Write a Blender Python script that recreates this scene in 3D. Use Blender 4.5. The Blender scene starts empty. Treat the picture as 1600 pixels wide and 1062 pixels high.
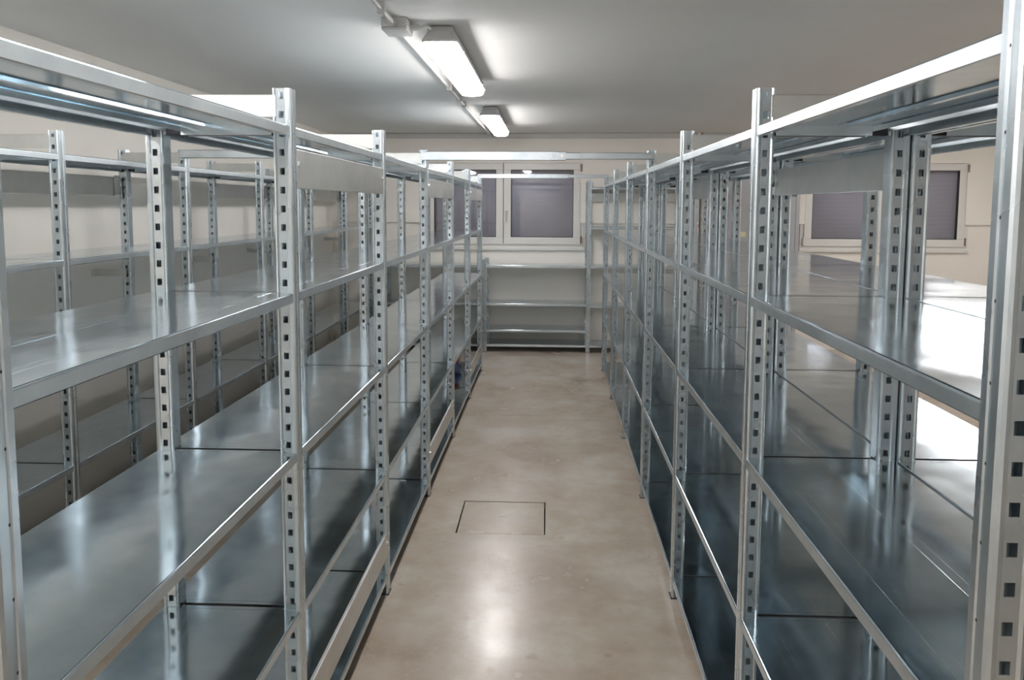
import bpy, bmesh, math, random
from mathutils import Vector, Matrix

random.seed(7)
S = bpy.context.scene
COL = S.collection

# ------------------------------------------------------------------ camera, world, light level
cam_d = bpy.data.cameras.new('camera')
cam = bpy.data.objects.new('camera', cam_d)
COL.objects.link(cam)
S.camera = cam
cam_d.sensor_width = 36.0
cam_d.lens = 1250.0 / 1600.0 * 36.0
cam_d.shift_y = -(531.0 - 436.16) / 1600.0
cam_d.clip_start = 0.02
PITCH, YAW, ROLL, CAM_H = 0.0921, 0.0481, 0.004, 1.686
cam.location = (0, 0, CAM_H)
cam.rotation_euler = (Matrix.Rotation(YAW, 4, 'Z') @ Matrix.Rotation(math.pi / 2 - PITCH, 4, 'X')
                      @ Matrix.Rotation(ROLL, 4, 'Z')).to_euler()

W = bpy.data.worlds.new('night')
S.world = W
W.use_nodes = True
W.node_tree.nodes['Background'].inputs[0].default_value = (0.02, 0.025, 0.035, 1)
W.node_tree.nodes['Background'].inputs[1].default_value = 1.0

S.view_settings.view_transform = 'Standard'
S.view_settings.look = 'None'
S.view_settings.gamma = 1.0
S.view_settings.use_curve_mapping = False
S.view_settings.exposure = 1.05
LAMP = 17.0          # emission of the lamp diffusers

# ------------------------------------------------------------------ materials
def new_mat(name):
    m = bpy.data.materials.new(name)
    m.use_nodes = True
    nt = m.node_tree
    return m, nt, nt.nodes['Principled BSDF'], nt.links.new

def coords(nt, scale=(1, 1, 1)):
    tc = nt.nodes.new('ShaderNodeTexCoord')
    mp = nt.nodes.new('ShaderNodeMapping')
    mp.inputs['Scale'].default_value = scale
    nt.links.new(tc.outputs['Object'], mp.inputs['Vector'])
    return mp.outputs['Vector']

def noise(nt, vec, scale, detail=3.0, rough=0.5):
    n = nt.nodes.new('ShaderNodeTexNoise')
    n.inputs['Scale'].default_value = scale
    n.inputs['Detail'].default_value = detail
    n.inputs['Roughness'].default_value = rough
    nt.links.new(vec, n.inputs['Vector'])
    return n.outputs['Fac']

def ramp(nt, fac, stops):
    r = nt.nodes.new('ShaderNodeValToRGB')
    e = r.color_ramp.elements
    e[0].position, e[0].color = stops[0][0], (*stops[0][1], 1)
    e[1].position, e[1].color = stops[-1][0], (*stops[-1][1], 1)
    for p, c in stops[1:-1]:
        k = e.new(p)
        k.color = (*c, 1)
    nt.links.new(fac, r.inputs['Fac'])
    return r.outputs['Color']

def bump(nt, b, height, strength, dist):
    n = nt.nodes.new('ShaderNodeBump')
    n.inputs['Strength'].default_value = strength
    n.inputs['Distance'].default_value = dist
    nt.links.new(height, n.inputs['Height'])
    nt.links.new(n.outputs['Normal'], b.inputs['Normal'])

def metal(name, dark, light, r0, r1, wave=0.0, mscale=1.0):
    m, nt, b, L = new_mat(name)
    v = coords(nt)
    f = noise(nt, v, 9.0 * mscale, 5, 0.65)
    L(ramp(nt, f, [(0.3, dark), (0.7, light)]), b.inputs['Base Color'])
    f2 = noise(nt, v, 3.0 * mscale, 3, 0.6)
    mr = nt.nodes.new('ShaderNodeMapRange')
    mr.inputs['From Min'].default_value = 0.3
    mr.inputs['From Max'].default_value = 0.7
    mr.inputs['To Min'].default_value = r0
    mr.inputs['To Max'].default_value = r1
    L(f2, mr.inputs['Value'])
    L(mr.outputs['Result'], b.inputs['Roughness'])
    b.inputs['Metallic'].default_value = 1.0
    if wave:
        w = noise(nt, coords(nt, (1.0, 1.0, 1.0)), 5.0, 1, 0.4)
        bump(nt, b, w, 1.0, wave)
    return m

M = {}
M['shelf'] = metal('galvanised_sheet', (0.49, 0.59, 0.65), (0.61, 0.695, 0.745), 0.085, 0.17, wave=0.0018)
M['post'] = metal('galvanised_post', (0.53, 0.61, 0.66), (0.66, 0.725, 0.765), 0.22, 0.34)
M['panel'] = metal('galvanised_panel', (0.60, 0.62, 0.61), (0.70, 0.71, 0.69), 0.34, 0.45)
M['lip'] = metal('galvanised_bent_edge', (0.56, 0.63, 0.67), (0.68, 0.735, 0.765), 0.30, 0.42)
M['bolt'] = metal('zinc_bolt', (0.80, 0.81, 0.82), (0.9, 0.9, 0.9), 0.2, 0.3)

def plain(name, col, rough=0.5, metallic=0.0, var=0.06, scale=6.0, bmp=0.0, spec=0.5):
    m, nt, b, L = new_mat(name)
    v = coords(nt)
    f = noise(nt, v, scale, 4, 0.6)
    lo = tuple(max(0, c * (1 - var)) for c in col)
    hi = tuple(min(1, c * (1 + var)) for c in col)
    L(ramp(nt, f, [(0.3, lo), (0.7, hi)]), b.inputs['Base Color'])
    b.inputs['Roughness'].default_value = rough
    b.inputs['Metallic'].default_value = metallic
    b.inputs['Specular IOR Level'].default_value = spec
    if bmp:
        bump(nt, b, noise(nt, v, 90.0, 3, 0.6), 0.5, bmp)
    return m

M['wall'] = plain('cream_plaster', (0.87, 0.835, 0.775), 0.75, var=0.03, scale=1.3, bmp=0.001, spec=0.3)
M['ceiling'] = plain('white_plaster', (0.83, 0.82, 0.80), 0.8, var=0.025, scale=0.8, bmp=0.001, spec=0.2)
M['joint'] = plain('dark_joint', (0.05, 0.042, 0.035), 0.9)
M['window'] = plain('white_window_profile', (0.74, 0.73, 0.70), 0.35, var=0.02)
M['gasket'] = plain('black_gasket', (0.02, 0.02, 0.025), 0.6)
M['shutter'] = plain('grey_shutter', (0.78, 0.74, 0.78), 0.6, var=0.05, scale=3)
M['steel_handle'] = plain('handle_metal', (0.55, 0.55, 0.54), 0.3, 0.8)
M['lamp_body'] = plain('grey_polycarbonate', (0.50, 0.49, 0.48), 0.5, var=0.03)
M['conduit'] = plain('grey_pvc', (0.55, 0.54, 0.52), 0.45, var=0.03)
M['door'] = plain('grey_door_paint', (0.46, 0.47, 0.49), 0.4, var=0.03)
M['label'] = plain('cream_label', (0.78, 0.72, 0.45), 0.6, var=0.02)
M['pipe'] = plain('brown_pipe', (0.24, 0.15, 0.11), 0.4, var=0.1)
M['pale_pipe'] = plain('cream_pipe', (0.66, 0.60, 0.51), 0.45, var=0.05)
M['blue'] = plain('blue_plastic', (0.24, 0.33, 0.66), 0.35, var=0.2, scale=14)
M['red'] = plain('red_plastic', (0.50, 0.05, 0.05), 0.4, var=0.1)
M['seam_shade'] = plain('black_seam_shade', (0.016, 0.017, 0.019), 0.7, var=0.15)  # near-black colour standing in for the shade inside the shelf seams
M['rubber'] = plain('dark_foot', (0.06, 0.05, 0.05), 0.7)

# polished concrete
def concrete(name, seed):
    m, nt, b, L = new_mat(name)
    tc = nt.nodes.new('ShaderNodeTexCoord')
    mp = nt.nodes.new('ShaderNodeMapping')
    mp.inputs['Location'].default_value = (seed, seed * 0.7, 0)
    L(tc.outputs['Object'], mp.inputs['Vector'])
    v = mp.outputs['Vector']
    f = noise(nt, v, 1.6, 8, 0.62)
    c1 = ramp(nt, f, [(0.30, (0.30, 0.24, 0.185)), (0.48, (0.405, 0.35, 0.29)), (0.66, (0.49, 0.46, 0.405))])
    f2 = noise(nt, v, 5.5, 6, 0.7)
    c2 = ramp(nt, f2, [(0.30, (0.80, 0.72, 0.65)), (0.70, (1.0, 1.0, 1.0))])
    mx = nt.nodes.new('ShaderNodeMix')
    mx.data_type = 'RGBA'
    mx.blend_type = 'MULTIPLY'
    mx.inputs[0].default_value = 0.55
    L(c1, mx.inputs[6])
    L(c2, mx.inputs[7])
    # sparse small stains
    f3 = noise(nt, v, 11.0, 2, 0.4)
    st = ramp(nt, f3, [(0.66, (1, 1, 1)), (0.85, (0.60, 0.47, 0.38))])
    mx2 = nt.nodes.new('ShaderNodeMix')
    mx2.data_type = 'RGBA'
    mx2.blend_type = 'MULTIPLY'
    mx2.inputs[0].default_value = 0.7
    L(mx.outputs[2], mx2.inputs[6])
    L(st, mx2.inputs[7])
    L(mx2.outputs[2], b.inputs['Base Color'])
    mr = nt.nodes.new('ShaderNodeMapRange')
    mr.inputs['From Min'].default_value = 0.3
    mr.inputs['From Max'].default_value = 0.7
    mr.inputs['To Min'].default_value = 0.30
    mr.inputs['To Max'].default_value = 0.18
    L(f, mr.inputs['Value'])
    L(mr.outputs['Result'], b.inputs['Roughness'])
    b.inputs['Specular IOR Level'].default_value = 0.55
    bump(nt, b, noise(nt, v, 18.0, 5, 0.6), 0.5, 0.0016)
    return m

M['concrete'] = concrete('polished_concrete', 0.0)
M['cover'] = concrete('concrete_cover', 3.7)

m, nt, b, L = new_mat('lamp_diffuser')
b.inputs['Base Color'].default_value = (0.9, 0.9, 0.9, 1)
b.inputs['Emission Color'].default_value = (1.0, 0.965, 0.955, 1)
b.inputs['Emission Strength'].default_value = LAMP
M['diffuser'] = m

m, nt, b, L = new_mat('window_glass')
b.inputs['Base Color'].default_value = (0.85, 0.86, 0.9, 1)
b.inputs['Roughness'].default_value = 0.02
b.inputs['IOR'].default_value = 1.5
tr = nt.nodes.new('ShaderNodeBsdfTransparent')
tr.inputs[0].default_value = (0.86, 0.87, 0.9, 1)
gl = nt.nodes.new('ShaderNodeBsdfGlossy')
gl.inputs['Roughness'].default_value = 0.02
fr = nt.nodes.new('ShaderNodeFresnel')
fr.inputs['IOR'].default_value = 1.7
mixs = nt.nodes.new('ShaderNodeMixShader')
L(fr.outputs[0], mixs.inputs[0])
L(tr.outputs[0], mixs.inputs[1])
L(gl.outputs[0], mixs.inputs[2])
L(mixs.outputs[0], nt.nodes['Material Output'].inputs[0])
M['glass'] = m

# ------------------------------------------------------------------ helpers
def mesh_obj(name, me, mat, parent=None, loc=(0, 0, 0), rot=(0, 0, 0)):
    o = bpy.data.objects.new(name, me)
    COL.objects.link(o)
    if mat is not None and not me.materials:
        me.materials.append(M[mat])
    o.location = loc
    o.rotation_euler = rot
    if parent:
        o.parent = parent
    return o

def to_mesh(bm, name, smooth=False):
    bmesh.ops.recalc_face_normals(bm, faces=bm.faces)
    me = bpy.data.meshes.new(name)
    bm.to_mesh(me)
    bm.free()
    if smooth:
        for p in me.polygons:
            p.use_smooth = True
    return me

def box(bm, x0, x1, y0, y1, z0, z1, bev=0.0):
    g = bmesh.ops.create_cube(bm, size=1.0)
    vs = g['verts']
    for v in vs:
        v.co = Vector(((x0 + x1) / 2 + v.co.x * (x1 - x0), (y0 + y1) / 2 + v.co.y * (y1 - y0), (z0 + z1) / 2 + v.co.z * (z1 - z0)))
    if bev:
        es = list({e for v in vs for e in v.link_edges})
        bmesh.ops.bevel(bm, geom=es, offset=bev, segments=2, affect='EDGES', profile=0.5)

def cyl(bm, p0, p1, r, seg=16, r2=None):
    p0, p1 = Vector(p0), Vector(p1)
    d = p1 - p0
    q = d.to_track_quat('Z', 'Y').to_matrix().to_4x4()
    bmesh.ops.create_cone(bm, cap_ends=True, segments=seg, radius1=r, radius2=r if r2 is None else r2,
                          depth=d.length, matrix=Matrix.Translation((p0 + p1) / 2) @ q)

def box_mesh(name, *a, bev=0.0):
    bm = bmesh.new()
    box(bm, *a, bev=bev)
    return to_mesh(bm, name)

def tag(o, label, cat, group=None, kind=None):
    o['label'] = label
    o['category'] = cat
    if group:
        o['group'] = group
    if kind:
        o['kind'] = kind
    return o

def struct(o, label=None):
    o['kind'] = 'structure'
    if label:
        o['label'] = label
    return o

def empty(name, loc=(0, 0, 0)):
    o = bpy.data.objects.new(name, None)
    o.empty_display_size = 0.1
    COL.objects.link(o)
    o.location = loc
    return o

# ------------------------------------------------------------------ room
X_L, X_R, Y_N, Y_F, Z_C = -2.63, 6.2, -2.6, 9.55, 2.53
HX0, HX1, HY0, HY1 = -0.473, -0.023, 3.985, 4.425      # floor hatch opening
JY = 6.32                                                # joint between two floor slabs

fl = struct(mesh_obj('floor', box_mesh('floor', X_L - 0.2, X_R + 0.2, Y_N - 0.2, Y_F + 0.2, -0.25, -0.04), 'joint'),
            'polished beige concrete floor with a straight joint across the aisle')
bm = bmesh.new()
g = 0.007
xs = [X_L - 0.2, HX0 - g, HX1 + g, X_R + 0.2]
ys = [Y_N - 0.2, HY0 - g, HY1 + g, JY - 0.002]
for i in range(3):
    for j in range(3):
        if not (i == 1 and j == 1):
            box(bm, xs[i], xs[i + 1], ys[j], ys[j + 1], -0.05, 0.0)
mesh_obj('slab', to_mesh(bm, 'slab_near'), 'concrete', fl)
bm = bmesh.new()
box(bm, X_L - 0.2, X_R + 0.2, JY + 0.002, Y_F + 0.2, -0.05, 0.0)
mesh_obj('slab', to_mesh(bm, 'slab_far'), 'concrete', fl)

struct(mesh_obj('ceiling', box_mesh('ceiling', X_L - 0.2, X_R + 0.2, Y_N - 0.2, Y_F + 0.2, Z_C, Z_C + 0.2), 'ceiling'),
       'plain white plastered ceiling')
struct(mesh_obj('wall_left', box_mesh('wall_left', X_L - 0.2, X_L, Y_N - 0.2, Y_F + 0.2, -0.04, Z_C), 'wall'), 'cream plastered side wall behind the wall rack')
struct(mesh_obj('wall_right', box_mesh('wall_right', X_R, X_R + 0.2, Y_N - 0.2, Y_F + 0.2, -0.04, Z_C), 'wall'), 'cream plastered side wall beyond the double rack')
struct(mesh_obj('wall_near', box_mesh('wall_near', X_L, X_R, Y_N - 0.2, Y_N, -0.04, Z_C), 'ceiling'), 'white plastered wall behind the viewer')

WIN = [(-1.52, 0.392), (2.915, 4.83)]
WZ0, WZ1 = 1.181, 2.232
LEDGE = 1.48
def wall_with_holes(name, y0, y1, z0, z1, holes):
    bm = bmesh.new()
    xs = [X_L]
    for a, c, *_ in holes:
        xs += [a, c]
    xs.append(X_R)
    for i in range(len(xs) - 1):
        if i % 2 == 0:
            box(bm, xs[i], xs[i + 1], y0, y1, z0, z1)
        else:
            h0, h1 = holes[(i - 1) // 2][2:]
            if h0 > z0:
                box(bm, xs[i], xs[i + 1], y0, y1, z0, h0)
            if h1 < z1:
                box(bm, xs[i], xs[i + 1], y0, y1, h1, z1)
    return to_mesh(bm, name)
wf = struct(mesh_obj('wall_far', wall_with_holes('wall_far', Y_F, Y_F + 0.2, -0.04, Z_C, [(a, c, WZ0, WZ1) for a, c in WIN]), 'wall'),
            'cream plastered end wall with two windows')
# thicker upper lining that stops in a ledge beside the windows
mesh_obj('lining', wall_with_holes('lining', Y_F - 0.035, Y_F, LEDGE, Z_C, [(a + 0.05, c - 0.05, LEDGE - 0.01, WZ1 - 0.05) for a, c in WIN]), 'wall', wf)
# trunking along the top of the end wall
struct(mesh_obj('trim_1', box_mesh('trim_1', X_L + 0.1, X_R - 0.4, Y_F - 0.075, Y_F - 0.035, Z_C - 0.06, Z_C - 0.005, bev=0.004), 'conduit'),
       'pale grey cable trunking along the top of the end wall')

def window(n, x0, x1, label):
    w = struct(empty('window_%d' % n, ((x0 + x1) / 2, Y_F, WZ0)), label)
    cx, hw, H = 0.0, (x1 - x0) / 2, WZ1 - WZ0
    fy0, fy1 = -0.015, 0.05
    bm = bmesh.new()
    t = 0.055
    box(bm, -hw, hw, fy0, fy1, 0, t, bev=0.003)
    box(bm, -hw, hw, fy0, fy1, H - t, H, bev=0.003)
    box(bm, -hw, -hw + t, fy0, fy1, t, H - t, bev=0.003)
    box(bm, hw - t, hw, fy0, fy1, t, H - t, bev=0.003)
    mesh_obj('window_frame', to_mesh(bm, 'window_frame'), 'window', w)
    for s in (-1, 1):
        a, c = (-hw + t - 0.012, -0.004) if s < 0 else (0.004, hw - t + 0.012)
        z0, z1 = t - 0.012, H - t + 0.012
        bm = bmesh.new()
        k = 0.085
        sy0, sy1 = -0.035, 0.03
        box(bm, a, c, sy0, sy1, z0, z0 + k, bev=0.004)
        box(bm, a, c, sy0, sy1, z1 - k, z1, bev=0.004)
        box(bm, a, a + k, sy0, sy1, z0 + k, z1 - k, bev=0.004)
        box(bm, c - k, c, sy0, sy1, z0 + k, z1 - k, bev=0.004)
        sash = mesh_obj('sash', to_mesh(bm, 'sash'), 'window', w)
        bm = bmesh.new()
        gk = 0.006
        for bx in ((a + k, c - k, z0 + k, z0 + k + gk), (a + k, c - k, z1 - k - gk, z1 - k),
                   (a + k, a + k + gk, z0 + k, z1 - k), (c - k - gk, c - k, z0 + k, z1 - k)):
            box(bm, bx[0], bx[1], -0.028, 0.02, bx[2], bx[3])
        mesh_obj('gasket', to_mesh(bm, 'gasket'), 'gasket', sash)
        mesh_obj('pane', box_mesh('pane', a + k, c - k, -0.014, -0.008, z0 + k, z1 - k), 'glass', sash)
        for hz in (z0 + 0.06, z1 - 0.06):
            hx = a - 0.006 if s < 0 else c + 0.006
            bm = bmesh.new()
            cyl(bm, (hx, -0.042, hz - 0.045), (hx, -0.042, hz + 0.045), 0.009, 10)
            mesh_obj('hinge', to_mesh(bm, 'hinge'), 'pipe' if s > 0 else 'window', sash)
        if s > 0:
            bm = bmesh.new()
            hz = H * 0.40
            box(bm, a + 0.018, a + 0.048, -0.046, -0.034, hz - 0.035, hz + 0.035, bev=0.004)
            cyl(bm, (a + 0.033, -0.046, hz + 0.015), (a + 0.033, -0.075, hz + 0.015), 0.008, 10)
            box(bm, a + 0.024, a + 0.042, -0.085, -0.069, hz - 0.105, hz + 0.025, bev=0.005)
            mesh_obj('handle', to_mesh(bm, 'handle'), 'steel_handle', sash)
    # grey roller shutter lowered behind the glass
    bm = bmesh.new()
    z = 0.0
    while z < H:
        box(bm, -hw + 0.01, hw - 0.01, 0.085, 0.097, z + 0.001, min(z + 0.05, H), bev=0.001)
        z += 0.05
    box(bm, -hw, hw, 0.097, 0.12, 0, H)
    sh = mesh_obj('shutter', to_mesh(bm, 'shutter'), 'shutter', w)
    # sill below
    mesh_obj('window_sill', box_mesh('window_sill', -hw - 0.01, hw + 0.01, -0.04, 0.0, -0.025, 0.01, bev=0.004), 'window', w)
    return w
window(1, *WIN[0], 'white two-sash window with a lowered grey shutter at the end of the aisle')
window(2, *WIN[1], 'white two-sash window with a lowered grey shutter beyond the double rack')

# grey door in the end wall
d = struct(empty('door_1', (2.48, Y_F - 0.035, 0.0)), 'light grey flush door with a small cream label')
mesh_obj('door_leaf', box_mesh('door_leaf', -0.36, 0.36, -0.04, 0.0, 0.005, 2.06, bev=0.004), 'door', d)
bm = bmesh.new()
box(bm, -0.41, -0.365, -0.03, 0.01, 0, 2.11, bev=0.003)
box(bm, 0.365, 0.41, -0.03, 0.01, 0, 2.11, bev=0.003)
box(bm, -0.365, 0.365, -0.03, 0.01, 2.065, 2.11, bev=0.003)
mesh_obj('door_frame', to_mesh(bm, 'door_frame'), 'door', d)
mesh_obj('door_label', box_mesh('door_label', -0.265, -0.205, -0.043, -0.040, 1.33, 1.39), 'label', d)
bm = bmesh.new()
cyl(bm, (0.29, -0.04, 1.02), (0.29, -0.085, 1.02), 0.01, 10)
box(bm, 0.17, 0.30, -0.095, -0.08, 1.01, 1.03, bev=0.004)
mesh_obj('door_handle', to_mesh(bm, 'door_handle'), 'steel_handle', d)

# ------------------------------------------------------------------ floor hatch
h = empty('floor_hatch', ((HX0 + HX1) / 2, (HY0 + HY1) / 2, 0))
tag(h, 'square concrete floor hatch with a small lifting hole, flush in the aisle floor', 'hatch')
w2, l2 = (HX1 - HX0) / 2, (HY1 - HY0) / 2
bm = bmesh.new()
r = 0.016
for bx in ((-w2, w2, -l2, -r), (-w2, w2, r, l2), (-w2, -r, -r, r), (r, w2, -r, r)):
    box(bm, bx[0], bx[1], bx[2], bx[3], -0.045, -0.002)
mesh_obj('cover', to_mesh(bm, 'cover'), 'cover', h, rot=(0, 0, 0.006))
bm = bmesh.new()
bmesh.ops.create_cone(bm, cap_ends=True, segments=16, radius1=0.0225, radius2=0.0225, depth=0.006, matrix=Matrix.Translation((0, 0, -0.006)))
mesh_obj('lifting_hole', to_mesh(bm, 'lifting_hole'), 'cover', h)

# ------------------------------------------------------------------ rack pieces (shared meshes)
POST_H, PW = 1.993, 0.05
T_SHEET = 0.0018

def post_mesh(height, flip):
    """open upright: web with slots facing -Y, rounded nose towards +X (x = 0 is the face of the nose)"""
    bm = bmesh.new()
    hw = PW / 2
    prof = [(-0.030, 0.025), (-0.044, 0.025), (-0.049, 0.0235), (-0.05, 0.020), (-0.05, -0.018), (-0.048, -0.0225),
            (-0.044, -0.0235), (-0.040, -0.0205), (-0.038, -0.0205), None, (-0.016, -0.0205), (-0.0135, -0.0245),
            (-0.008, -0.025), (-0.003, -0.0235), (0.0, -0.019), (0.0, -0.006), (-0.0025, -0.0045), (-0.0025, 0.0045), (0.0, 0.006),
            (0.0, 0.019), (-0.003, 0.0235), (-0.008, 0.025), (-0.020, 0.025)]
    hx0, hx1 = -0.033, -0.020
    cols = []
    for p in prof:
        if p is None:
            cols += [(hx0, -0.0205), (hx1, -0.0205)]
        else:
            cols.append(p)
    ih = cols.index((hx0, -0.0205))
    zs = [0.0]
    rows_hole = []
    z = 0.024
    while z + 0.012 < height:
        if z - 0.009 > 0.01:
            zs += [z - 0.009, z + 0.009]
            rows_hole.append(len(zs) - 2)
        z += 0.05
    zs.append(height)
    # web columns carry all rows; the others need only the ends
    full = {ih - 1, ih, ih + 1, ih + 2}
    V = {}
    for i, (x, y) in enumerate(cols):
        rows = range(len(zs)) if i in full else (0, len(zs) - 1)
        for j in rows:
            V[i, j] = bm.verts.new(((-x if flip else x), y, zs[j]))
    last = len(zs) - 1
    for i in range(len(cols) - 1):
        if i in full and (i + 1) in full:
            for j in range(last):
                if i == ih and j in rows_hole:
                    continue
                bm.faces.new((V[i, j], V[i + 1, j], V[i + 1, j + 1], V[i, j + 1]))
        elif i in full:
            bm.faces.new([V[i, j] for j in range(last, -1, -1)] + [V[i + 1, 0], V[i + 1, last]])
        elif (i + 1) in full:
            bm.faces.new([V[i + 1, j] for j in range(last + 1)] + [V[i, last], V[i, 0]])
        else:
            bm.faces.new((V[i, 0], V[i + 1, 0], V[i + 1, last], V[i, last]))
    bmesh.ops.recalc_face_normals(bm, faces=bm.faces)
    bmesh.ops.solidify(bm, geom=bm.faces[:], thickness=T_SHEET)
    # small fixing holes down the groove of the nose
    z = 0.074
    while z < height - 0.02:
        sx = 0.0004 if flip else -0.0004
        ring = [bm.verts.new((sx, 0.0021 * math.cos(a), z + 0.0026 * math.sin(a))) for a in [math.pi / 4 * i for i in range(8)]]
        bm.faces.new(ring if not flip else ring[::-1]).material_index = 1
        z += 0.1
    me = to_mesh(bm, 'upright')
    me.materials.append(M['post'])
    me.materials.append(M['gasket'])
    return me

POST = {}
def get_post(height, flip):
    k = (round(height, 3), flip)
    if k not in POST:
        POST[k] = post_mesh(height, flip)
    return POST[k]
bm = bmesh.new()
box(bm, -0.054, 0.004, -0.029, 0.029, 0.0, 0.004)
FOOT = {}
FOOT[False] = to_mesh(bm, 'foot')
bm = bmesh.new()
box(bm, -0.004, 0.054, -0.029, 0.029, 0.0, 0.004)
FOOT[True] = to_mesh(bm, 'foot')

LIP = 0.028
def strip(bm, prof, y0, y1):
    """extrude an x-z polyline along y as a thin sheet"""
    a = [bm.verts.new((x, y0, z)) for x, z in prof]
    c = [bm.verts.new((x, y1, z)) for x, z in prof]
    fs = []
    for i in range(len(prof) - 1):
        fs.append(bm.faces.new((a[i], a[i + 1], c[i + 1], c[i])))
    return fs

def lip_in(x, s, ret=0.016, r=0.005):
    """profile of a front lip at x, running from the return flange up to the plate; s = +1 plate lies towards +x"""
    arc = [(x + s * r * (1 - math.cos(t)), -r + r * math.sin(t)) for t in [math.pi / 2 * i / 5 for i in range(6)]]
    return [(x + s * ret, -LIP + 0.006), (x + s * ret, -LIP), (x + s * 0.002, -LIP), (x, -LIP + 0.002)] + arc

SHELF = {}
def shelf_mesh(length, depth, kind):
    key = (round(length, 4), round(depth, 3), kind)
    if key in SHELF:
        return SHELF[key]
    bm = bmesh.new()
    yl = length / 2
    yi = yl - 0.026 + 0.004         # between the uprights
    e = 0.003                        # set back from the face of the uprights
    if kind == 'full':
        pieces = [(e, depth - e, True, True)]
    elif kind == 'top':
        pieces = [(e, 0.300, True, False), (0.340, depth - e, False, True)]
    else:
        pieces = [(e, 0.085, True, False), (0.150, 0.315, False, False), (0.350, depth - e, False, True)]
    for x0, x1, fa, fb in pieces:
        pr = (lip_in(x0, 1) if fa else [(x0, -0.016), (x0, -0.003), (x0 + 0.003, 0.0)])
        mid = []
        rv = (lip_in(x1, -1, r=0.0016) if fb else [(x1, -0.016), (x1, -0.003), (x1 - 0.003, 0.0)])
        fs = strip(bm, pr + mid + rv[::-1], -yi, yi)
    # tongues that fill the bay ends between the two uprights
    for s in (-1, 1):
        for x0, x1, fa, fb in pieces:
            a, c = max(x0, PW + 0.003), min(x1, depth - PW - 0.003)
            if c > a:
                y0, y1 = (yi, yl - 0.0075) if s > 0 else (-yl + 0.0075, -yi)
                vs = [bm.verts.new(q) for q in ((a, y0, 0), (c, y0, 0), (c, y1, 0), (a, y1, 0))]
                bm.faces.new(vs)
                yy = yl - 0.024 if s > 0 else -yl + 0.024
                vs = [bm.verts.new(q) for q in ((a, yy, 0), (c, yy, 0), (c, yy, -0.026), (a, yy, -0.026))]
                bm.faces.new(vs)
    # stiffening ribs pressed into the underside
    if kind != 'beams':
        for rx in (0.075, 0.22):
            strip(bm, [(rx - 0.012, -0.0005), (rx - 0.006, -0.007), (rx + 0.006, -0.007), (rx + 0.012, -0.0005)], -yi, yi)
    bmesh.ops.recalc_face_normals(bm, faces=bm.faces)
    bmesh.ops.remove_doubles(bm, verts=bm.verts, dist=1e-5)
    bmesh.ops.solidify(bm, geom=bm.faces[:], thickness=0.0009)
    bm.normal_update()
    for fc in bm.faces:
        if abs(fc.normal.z) < 0.2:
            fc.material_index = 1
    SHELF[key] = to_mesh(bm, 'shelf')
    SHELF[key].materials.append(M['shelf'])
    SHELF[key].materials.append(M['lip'])
    return SHELF[key]

bm = bmesh.new()
cyl(bm, (0, 0, 0), (0.006, 0, 0), 0.0075, 6)
BOLT = to_mesh(bm, 'bolt')
BOLT.materials.append(M['bolt'])

PANEL = {}
def panel_mesh(length, height):
    k = (round(length, 4), height)
    if k not in PANEL:
        bm = bmesh.new()
        box(bm, -0.012, 0.0, -length / 2, length / 2, 0, height, bev=0.0015)
        PANEL[k] = to_mesh(bm, 'brace_panel')
    return PANEL[k]

PLATE = {}
def plate_mesh(x0, x1):
    k = (round(x0, 3), round(x1, 3))
    if k not in PLATE:
        bm = bmesh.new()
        box(bm, x0, x1, -0.0235, -0.0215, 0.0, 0.058)
        box(bm, x0, x1, -0.0235, -0.012, 0.056, 0.058)
        PLATE[k] = to_mesh(bm, 'end_plate')
    return PLATE[k]

Z_T, Z_1, Z_2, Z_3, Z_4 = 1.896, 1.447, 1.003, 0.548, 0.091
LEVELS = [Z_T, Z_1, Z_2, Z_3, Z_4]

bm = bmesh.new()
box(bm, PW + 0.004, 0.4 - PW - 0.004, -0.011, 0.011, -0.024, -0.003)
SEAM_SHADE = to_mesh(bm, 'seam_shade_bar')  # bar added under each seam so the gap between shelves looks shaded

def rack(name, label, xf, side, ys, depth=0.4, levels=LEVELS, height=POST_H, top='top', group=None, plates=True):
    """row of bays along Y. xf = x of the aisle face, side = +1 if the aisle lies towards +X"""
    root = empty(name, (xf, (ys[0] + ys[-1]) / 2, 0))
    tag(root, label, 'shelving rack', group)
    oy = root.location.y
    for y in ys:
        for front in (True, False):
            flip = (side > 0) != front
            x = 0.0 if front else -side * depth
            p = mesh_obj('upright', get_post(height, flip), 'post', root, (x, y - oy, 0))
            mesh_obj('foot', FOOT[flip], 'rubber', p)
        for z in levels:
            mesh_obj('seam_shade_bar', SEAM_SHADE, 'seam_shade', root, (0, y - oy, z), (0, 0, math.pi if side > 0 else 0))
        if plates:
            a, c = -side * (PW - 0.01), -side * (depth - PW + 0.01)
            mesh_obj('end_plate', plate_mesh(min(a, c), max(a, c)), 'panel', root, (0, y - oy, height - 0.075))
    for i in range(len(ys) - 1):
        ln = ys[i + 1] - ys[i]
        for z in levels:
            kind = top if z == Z_T else 'full'
            mesh_obj('shelf', shelf_mesh(ln, depth, kind), 'shelf', root, (0, (ys[i] + ys[i + 1]) / 2 - oy, z),
                     (0, 0, math.pi if side > 0 else 0))
    return root

def brace(root, x, y0, y1, z, face, height=0.106, brackets=True):
    """flat bracing panel between two uprights; face = +1 faces +X"""
    ox, oy = root.location.x, root.location.y
    ln = y1 - y0 - 0.05
    p = mesh_obj('brace_panel', panel_mesh(ln, height), 'panel', root, (x - ox, (y0 + y1) / 2 - oy, z), (0, 0, 0 if face > 0 else math.pi))
    for s in (-1, 1):
        bo = mesh_obj('bolt', BOLT, None, p, (-0.0005, s * (ln / 2 - 0.012), height * 0.62))
    return p

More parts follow.
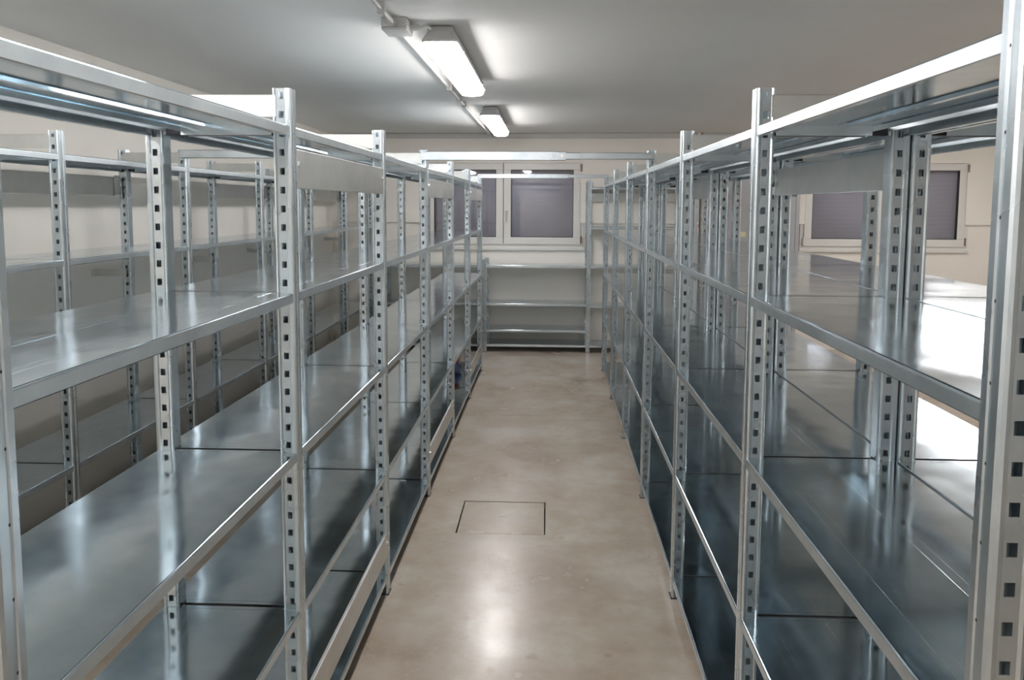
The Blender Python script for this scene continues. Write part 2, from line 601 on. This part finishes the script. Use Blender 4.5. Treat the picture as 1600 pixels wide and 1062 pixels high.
YL0, BL = 0.9635, 1.183
YR0, BR = 0.9805, 1.1919
A_L, A_R = -0.692, 0.533
ysL = [YL0 + k * BL for k in range(7)]
ysR = [YR0 + k * BR for k in range(7)]

rl = rack('shelving_rack', 'long galvanised steel shelving rack with flat bracing panels facing the aisle', A_L, 1, ysL)
for k in (1, 3, 5):
    brace(rl, A_L - 0.001, ysL[k], ysL[k + 1], 1.730, 1)
    brace(rl, A_L - 0.001, ysL[k], ysL[k + 1], 0.173, 1)

rr = rack('shelving_rack', 'long galvanised steel shelving rack with open front along the aisle, backed by a twin rack', A_R, -1, ysR)
for k in (1, 3, 5):
    brace(rr, A_R + 0.4 - 0.016, ysR[k], ysR[k + 1], 1.730, -1)

X_R2 = A_R + 0.4 + 0.004
r2 = rack('shelving_rack', 'galvanised steel shelving rack standing back to back against the aisle rack', X_R2 + 0.4, 1, ysR, top='beams')

ysW = [YL0 + k * BL for k in range(8)]
A_W = -2.07
rw = rack('shelving_rack', 'galvanised steel shelving rack fixed along the cream side wall with small wall brackets', A_W, 1, ysW)
for k in (0, 2, 4, 6):
    if k + 1 < len(ysW):
        brace(rw, A_W - 0.4 + 0.016, ysW[k], ysW[k + 1], 1.730, 1)
bkt = None
for k, y in enumerate(ysW):
    if bkt is None:
        bm = bmesh.new()
        box(bm, X_L - A_W, -0.37, -0.032, -0.028, -0.02, 0.02)
        box(bm, X_L - A_W, X_L - A_W + 0.004, -0.062, -0.028, -0.02, 0.02)
        bkt = to_mesh(bm, 'wall_bracket')
    mesh_obj('wall_bracket', bkt, 'panel', rw, (0, y - rw.location.y, 1.29))

# small connector plates at the far ends of the rear bracing panels
bm = bmesh.new()
box(bm, 0, 0.003, -0.035, 0.035, -0.06, 0.06, bev=0.001)
CONN = to_mesh(bm, 'connector_plate')
def connector(root, x, y, z, face):
    c = mesh_obj('connector_plate', CONN, 'panel', root, (x - root.location.x, y - root.location.y, z), (0, 0, 0 if face > 0 else math.pi))
    for sy in (-1, 1):
        for sz in (-1, 1):
            mesh_obj('bolt', BOLT, None, c, (0.002, sy * 0.022, sz * 0.042))
for k in (2, 4):
    connector(r2, X_R2 + 0.045, ysR[k] - 0.065, 1.785, 1)
for k in (1, 3, 5, 7):
    connector(rw, A_W - 0.4 + 0.018, ysW[k] - 0.067 if k < len(ysW) else 0, 1.785, 1)

# ---- stepped rack along the end wall (bays along X): built along Y, then turned
Y_E = 9.10
low = [1.005, 0.565, 0.262, 0.091]
XE = [-1.935, -0.755, 0.432, 1.632]
HE = [1.065, 1.065, 1.97, 1.97]
re_ = empty('shelving_rack', (0, Y_E, 0))
re_.rotation_euler = (0, 0, -math.pi / 2)
tag(re_, 'end wall steel shelving rack, low under the window with a tall bay beside', 'shelving rack')
for x, hh in zip(XE, HE):
    for front in (True, False):
        p = mesh_obj('upright', get_post(hh, not front), 'post', re_, (0.0 if front else -0.4, x, 0))
        mesh_obj('foot', FOOT[not front], 'rubber', p)
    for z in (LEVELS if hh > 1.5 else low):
        mesh_obj('seam_shade_bar', SEAM_SHADE, 'seam_shade', re_, (0, x, z), (0, 0, math.pi))
    if hh > 1.5:
        mesh_obj('end_plate', plate_mesh(-0.36, -0.04), 'panel', re_, (0, x, hh - 0.075))
for i, lv in enumerate((low, low, LEVELS)):
    for z in lv:
        mesh_obj('shelf', shelf_mesh(XE[i + 1] - XE[i], 0.4, 'top' if z == Z_T else 'full'), 'shelf', re_, (0, (XE[i] + XE[i + 1]) / 2, z), (0, 0, math.pi))
mesh_obj('brace_panel', panel_mesh(1.15, 0.106), 'panel', re_, (-0.4 + 0.016, (XE[2] + XE[3]) / 2, 1.73))

# ------------------------------------------------------------------ tie bars above the aisles
def tie(label, xa, xb, y, z0, z1, split=0.58):
    t = empty('tie_bar', (xa, y, z0))
    tag(t, label, 'tie bar', None)
    ln, hh = xb - xa, z1 - z0
    xm = ln * split
    def channel(a, c, zz0, zz1, yy, dp, nm):
        bm = bmesh.new()
        box(bm, a, c, yy, yy + 0.002, zz0, zz1)
        box(bm, a, c, yy, yy + dp, zz1 - 0.002, zz1)
        box(bm, a, c, yy, yy + dp, zz0, zz0 + 0.002)
        return mesh_obj(nm, to_mesh(bm, nm), 'post', t)
    s1 = channel(0.0, xm + 0.03, 0.0, hh, -0.052, 0.022, 'outer_channel')
    s2 = channel(xm - 0.05, ln, 0.006, hh - 0.006, -0.049, 0.018, 'inner_channel')
    for bx, par in ((0.015, s1), (xm + 0.01, s1), (ln - 0.015, s2)):
        mesh_obj('bolt', BOLT, None, par, (bx, -0.051, hh * 0.5), (0, 0, -math.pi / 2))
    return t
tie('steel tie bar spanning the aisle between the racks, in front of the window top', A_L - 0.03, A_R + 0.03, ysL[3] + 0.012, 1.935, 1.983, 0.60)
tie('thin steel tie bar spanning the aisle at the window end of the racks', A_L - 0.03, A_R + 0.03, ysL[6] + 0.012, 1.955, 1.998, 0.68)
tie('steel tie bar from the wall rack across to the braced aisle rack', A_W - 0.03, A_L - 0.37, ysL[3] + 0.012, 1.945, 1.990, 0.75)

# ------------------------------------------------------------------ ceiling lamps
def rrect(hx, hy, r, z, n=5):
    pts = []
    for cx, cy, a0 in ((hx - r, hy - r, 0), (-hx + r, hy - r, 90), (-hx + r, -hy + r, 180), (hx - r, -hy + r, 270)):
        for i in range(n + 1):
            a = math.radians(a0 + 90 * i / n)
            pts.append((cx + r * math.cos(a), cy + r * math.sin(a), z))
    return pts
def loft(name, rings):
    bm = bmesh.new()
    vs = [[bm.verts.new(p) for p in ring] for ring in rings]
    n = len(vs[0])
    for a, c in zip(vs, vs[1:]):
        for i in range(n):
            bm.faces.new((a[i], a[(i + 1) % n], c[(i + 1) % n], c[i]))
    bm.faces.new(vs[0])
    bm.faces.new(vs[-1])
    return to_mesh(bm, name)
HL, HW = 0.825, 0.086
D0 = -0.008                      # stand-off below the ceiling
HOUS = loft('housing', [rrect(0.060, HL - 0.03, 0.02, D0), rrect(0.066, HL - 0.022, 0.025, D0 - 0.03), rrect(HW, HL, 0.035, D0 - 0.062), rrect(HW, HL, 0.035, D0 - 0.074)])
DIFF = loft('diffuser', [rrect(HW - 0.008, HL - 0.008, 0.035, D0 - 0.074), rrect(HW - 0.010, HL - 0.011, 0.036, D0 - 0.090), rrect(HW - 0.018, HL - 0.022, 0.042, D0 - 0.106), rrect(HW - 0.036, HL - 0.05, 0.038, D0 - 0.114)])
bm = bmesh.new()
box(bm, -0.03, 0.03, -0.02, 0.02, D0, 0.0, bev=0.002)
STAND = to_mesh(bm, 'ceiling_mount')
bm = bmesh.new()
box(bm, -0.004, 0.004, -0.014, 0.014, -0.016, 0.012, bev=0.002)
CLIP = to_mesh(bm, 'clip')
def lamp(x, y, label):
    t = empty('ceiling_light', (x, y, Z_C))
    tag(t, label, 'ceiling light', 'sealed batten lights on the ceiling')
    mesh_obj('housing', HOUS, 'lamp_body', t)
    mesh_obj('diffuser', DIFF, 'diffuser', t)
    for sy in (-0.5, 0.5):
        mesh_obj('ceiling_mount', STAND, 'lamp_body', t, (0, sy, 0))
    for sy in (-0.55, 0, 0.55):
        for sx in (-1, 1):
            mesh_obj('clip', CLIP, 'lamp_body', t, (sx * (HW + 0.002), sy, D0 - 0.066))
LX = -0.53
lamp(LX, 4.63, 'long lit batten lamp on the ceiling beside the grey junction box')
lamp(LX, 7.72, 'lit batten lamp on the ceiling close to the end wall and window')
lamp(LX, 1.54, 'lit batten lamp on the ceiling above the first rack bays')
lamp(LX, -1.50, 'lit batten lamp on the ceiling behind the viewer')
lamp(-1.85, 0.95, 'unseen fill lamp added on the ceiling between the wall rack and the braced rack')  # out-of-view lamp added to brighten the side wall and left aisle
for yy, w in ((1.54, 'by its first bays'), (4.63, 'by its middle bays'), (7.6, 'near the grey door')):
    lamp(3.9, yy, 'lit batten lamp on the ceiling beyond the double rack, ' + w)

# conduit, junction box and feed cable
cx, cz = -0.715, Z_C - 0.030
bm = bmesh.new()
box(bm, -0.018, 0.018, -0.012, 0.012, -0.047, 0.0, bev=0.003)
CL2 = to_mesh(bm, 'saddle_clip')
for y0, y1, ys_, lab in ((Y_N, 3.626, (0.6, 2.2, 3.40), 'pale grey cable conduit leading along the ceiling into the junction box'),
                         (3.874, Y_F - 0.08, (5.65, 6.25, 6.60, 9.0), 'pale grey cable conduit along the ceiling beside both lamps to the end wall')):
    co = empty('conduit', (cx, y0, Z_C))
    tag(co, lab, 'conduit')
    bm = bmesh.new()
    cyl(bm, (0, 0, cz - Z_C), (0, y1 - y0, cz - Z_C), 0.011, 12)
    mesh_obj('tube', to_mesh(bm, 'tube'), 'conduit', co)
    for y in ys_:
        mesh_obj('saddle_clip', CL2, 'lamp_body', co, (0, y - y0, 0))
jb = empty('junction_box', (cx, 3.75, Z_C))
tag(jb, 'small grey junction box on the ceiling beside the lit lamp', 'junction box')
mesh_obj('box_body', box_mesh('box_body', -0.06, 0.06, -0.085, 0.085, -0.045, 0.0, bev=0.008), 'lamp_body', jb)
mesh_obj('box_lid', box_mesh('box_lid', -0.058, 0.058, -0.083, 0.083, -0.056, -0.044, bev=0.005), 'lamp_body', jb)
for p0, p1 in (((0, -0.085, -0.03), (0, -0.122, -0.03)), ((0, 0.085, -0.03), (0, 0.122, -0.03)), ((0.06, 0.0, -0.03), (0.10, 0.0, -0.03))):
    bm = bmesh.new()
    cyl(bm, p0, p1, 0.016, 10)
    mesh_obj('gland', to_mesh(bm, 'gland'), 'lamp_body', jb)
cu = bpy.data.curves.new('feed', 'CURVE')
cu.dimensions = '3D'
cu.bevel_depth = 0.006
sp = cu.splines.new('BEZIER')
pts = [(0.10, 0.0, -0.03), (0.135, 0.0, -0.026), (0.15, 0.03, -0.03)]
sp.bezier_points.add(2)
for q, p in zip(sp.bezier_points, pts):
    q.co = p
    q.handle_left_type = q.handle_right_type = 'AUTO'
tmp = bpy.data.objects.new('tmp', cu)
COL.objects.link(tmp)
me = bpy.data.meshes.new_from_object(tmp.evaluated_get(bpy.context.evaluated_depsgraph_get()))
bpy.data.objects.remove(tmp)
mesh_obj('cable', me, 'conduit', jb)

# ------------------------------------------------------------------ pipes on the end wall
def pipe(label, x, r, z0, z1, mat, collars):
    t = empty('wall_pipe', (x, Y_F - 0.035 - r - 0.02, 0))
    tag(t, label, 'pipe')
    bm = bmesh.new()
    cyl(bm, (0, 0, z0), (0, 0, z1), r, 16)
    mesh_obj('tube', to_mesh(bm, 'tube'), mat, t)
    for z in collars:
        bm = bmesh.new()
        cyl(bm, (0, 0, z - 0.02), (0, 0, z + 0.02), r + 0.006, 16)
        box(bm, -0.008, 0.008, 0, r + 0.022, z - 0.008, z + 0.008)
        mesh_obj('collar', to_mesh(bm, 'collar'), mat, t)
pipe('thin brown pipe running up the end wall beyond the racks', 1.743, 0.011, 0.0, Z_C, 'pipe', (0.5, 1.46, 2.3))
pipe('thicker cream pipe running up the end wall next to the thin brown pipe', 1.698, 0.024, 0.0, Z_C, 'pale_pipe', (0.6, 1.9))

# ------------------------------------------------------------------ blue bundle left on a bottom shelf
t = empty('plastic_bag', (-0.90, 7.50, Z_4 + 0.001))
t.scale = (0.75, 0.75, 0.55)
tag(t, 'small blue plastic bag with a red tie on the bottom shelf of the braced rack', 'bag')
bm = bmesh.new()
bmesh.ops.create_uvsphere(bm, u_segments=20, v_segments=14, radius=1.0)
rnd = random.Random(3)
for v in bm.verts:
    n = 1 + 0.10 * math.sin(5 * v.co.x + 3 * v.co.z) + 0.07 * math.sin(9 * v.co.y + 4 * v.co.x)
    zz = v.co.z
    pinch = 1.0 if zz < 0.3 else 1.0 - 0.75 * ((zz - 0.3) / 0.7)
    v.co = Vector((0.09 * v.co.x * n * pinch, 0.11 * v.co.y * n * pinch, max(0.0, 0.085 + 0.10 * zz * (1.0 if zz < 0.3 else 1.25))))
mesh_obj('bag_body', to_mesh(bm, 'bag_body', True), 'blue', t)
bm = bmesh.new()
cyl(bm, (0, 0, 0.185), (0, 0, 0.215), 0.045, 14)
bmesh.ops.create_cone(bm, cap_ends=True, segments=14, radius1=0.03, radius2=0.07, depth=0.06, matrix=Matrix.Translation((0.0, 0.0, 0.235)))
mesh_obj('tie', to_mesh(bm, 'tie'), 'red', t)
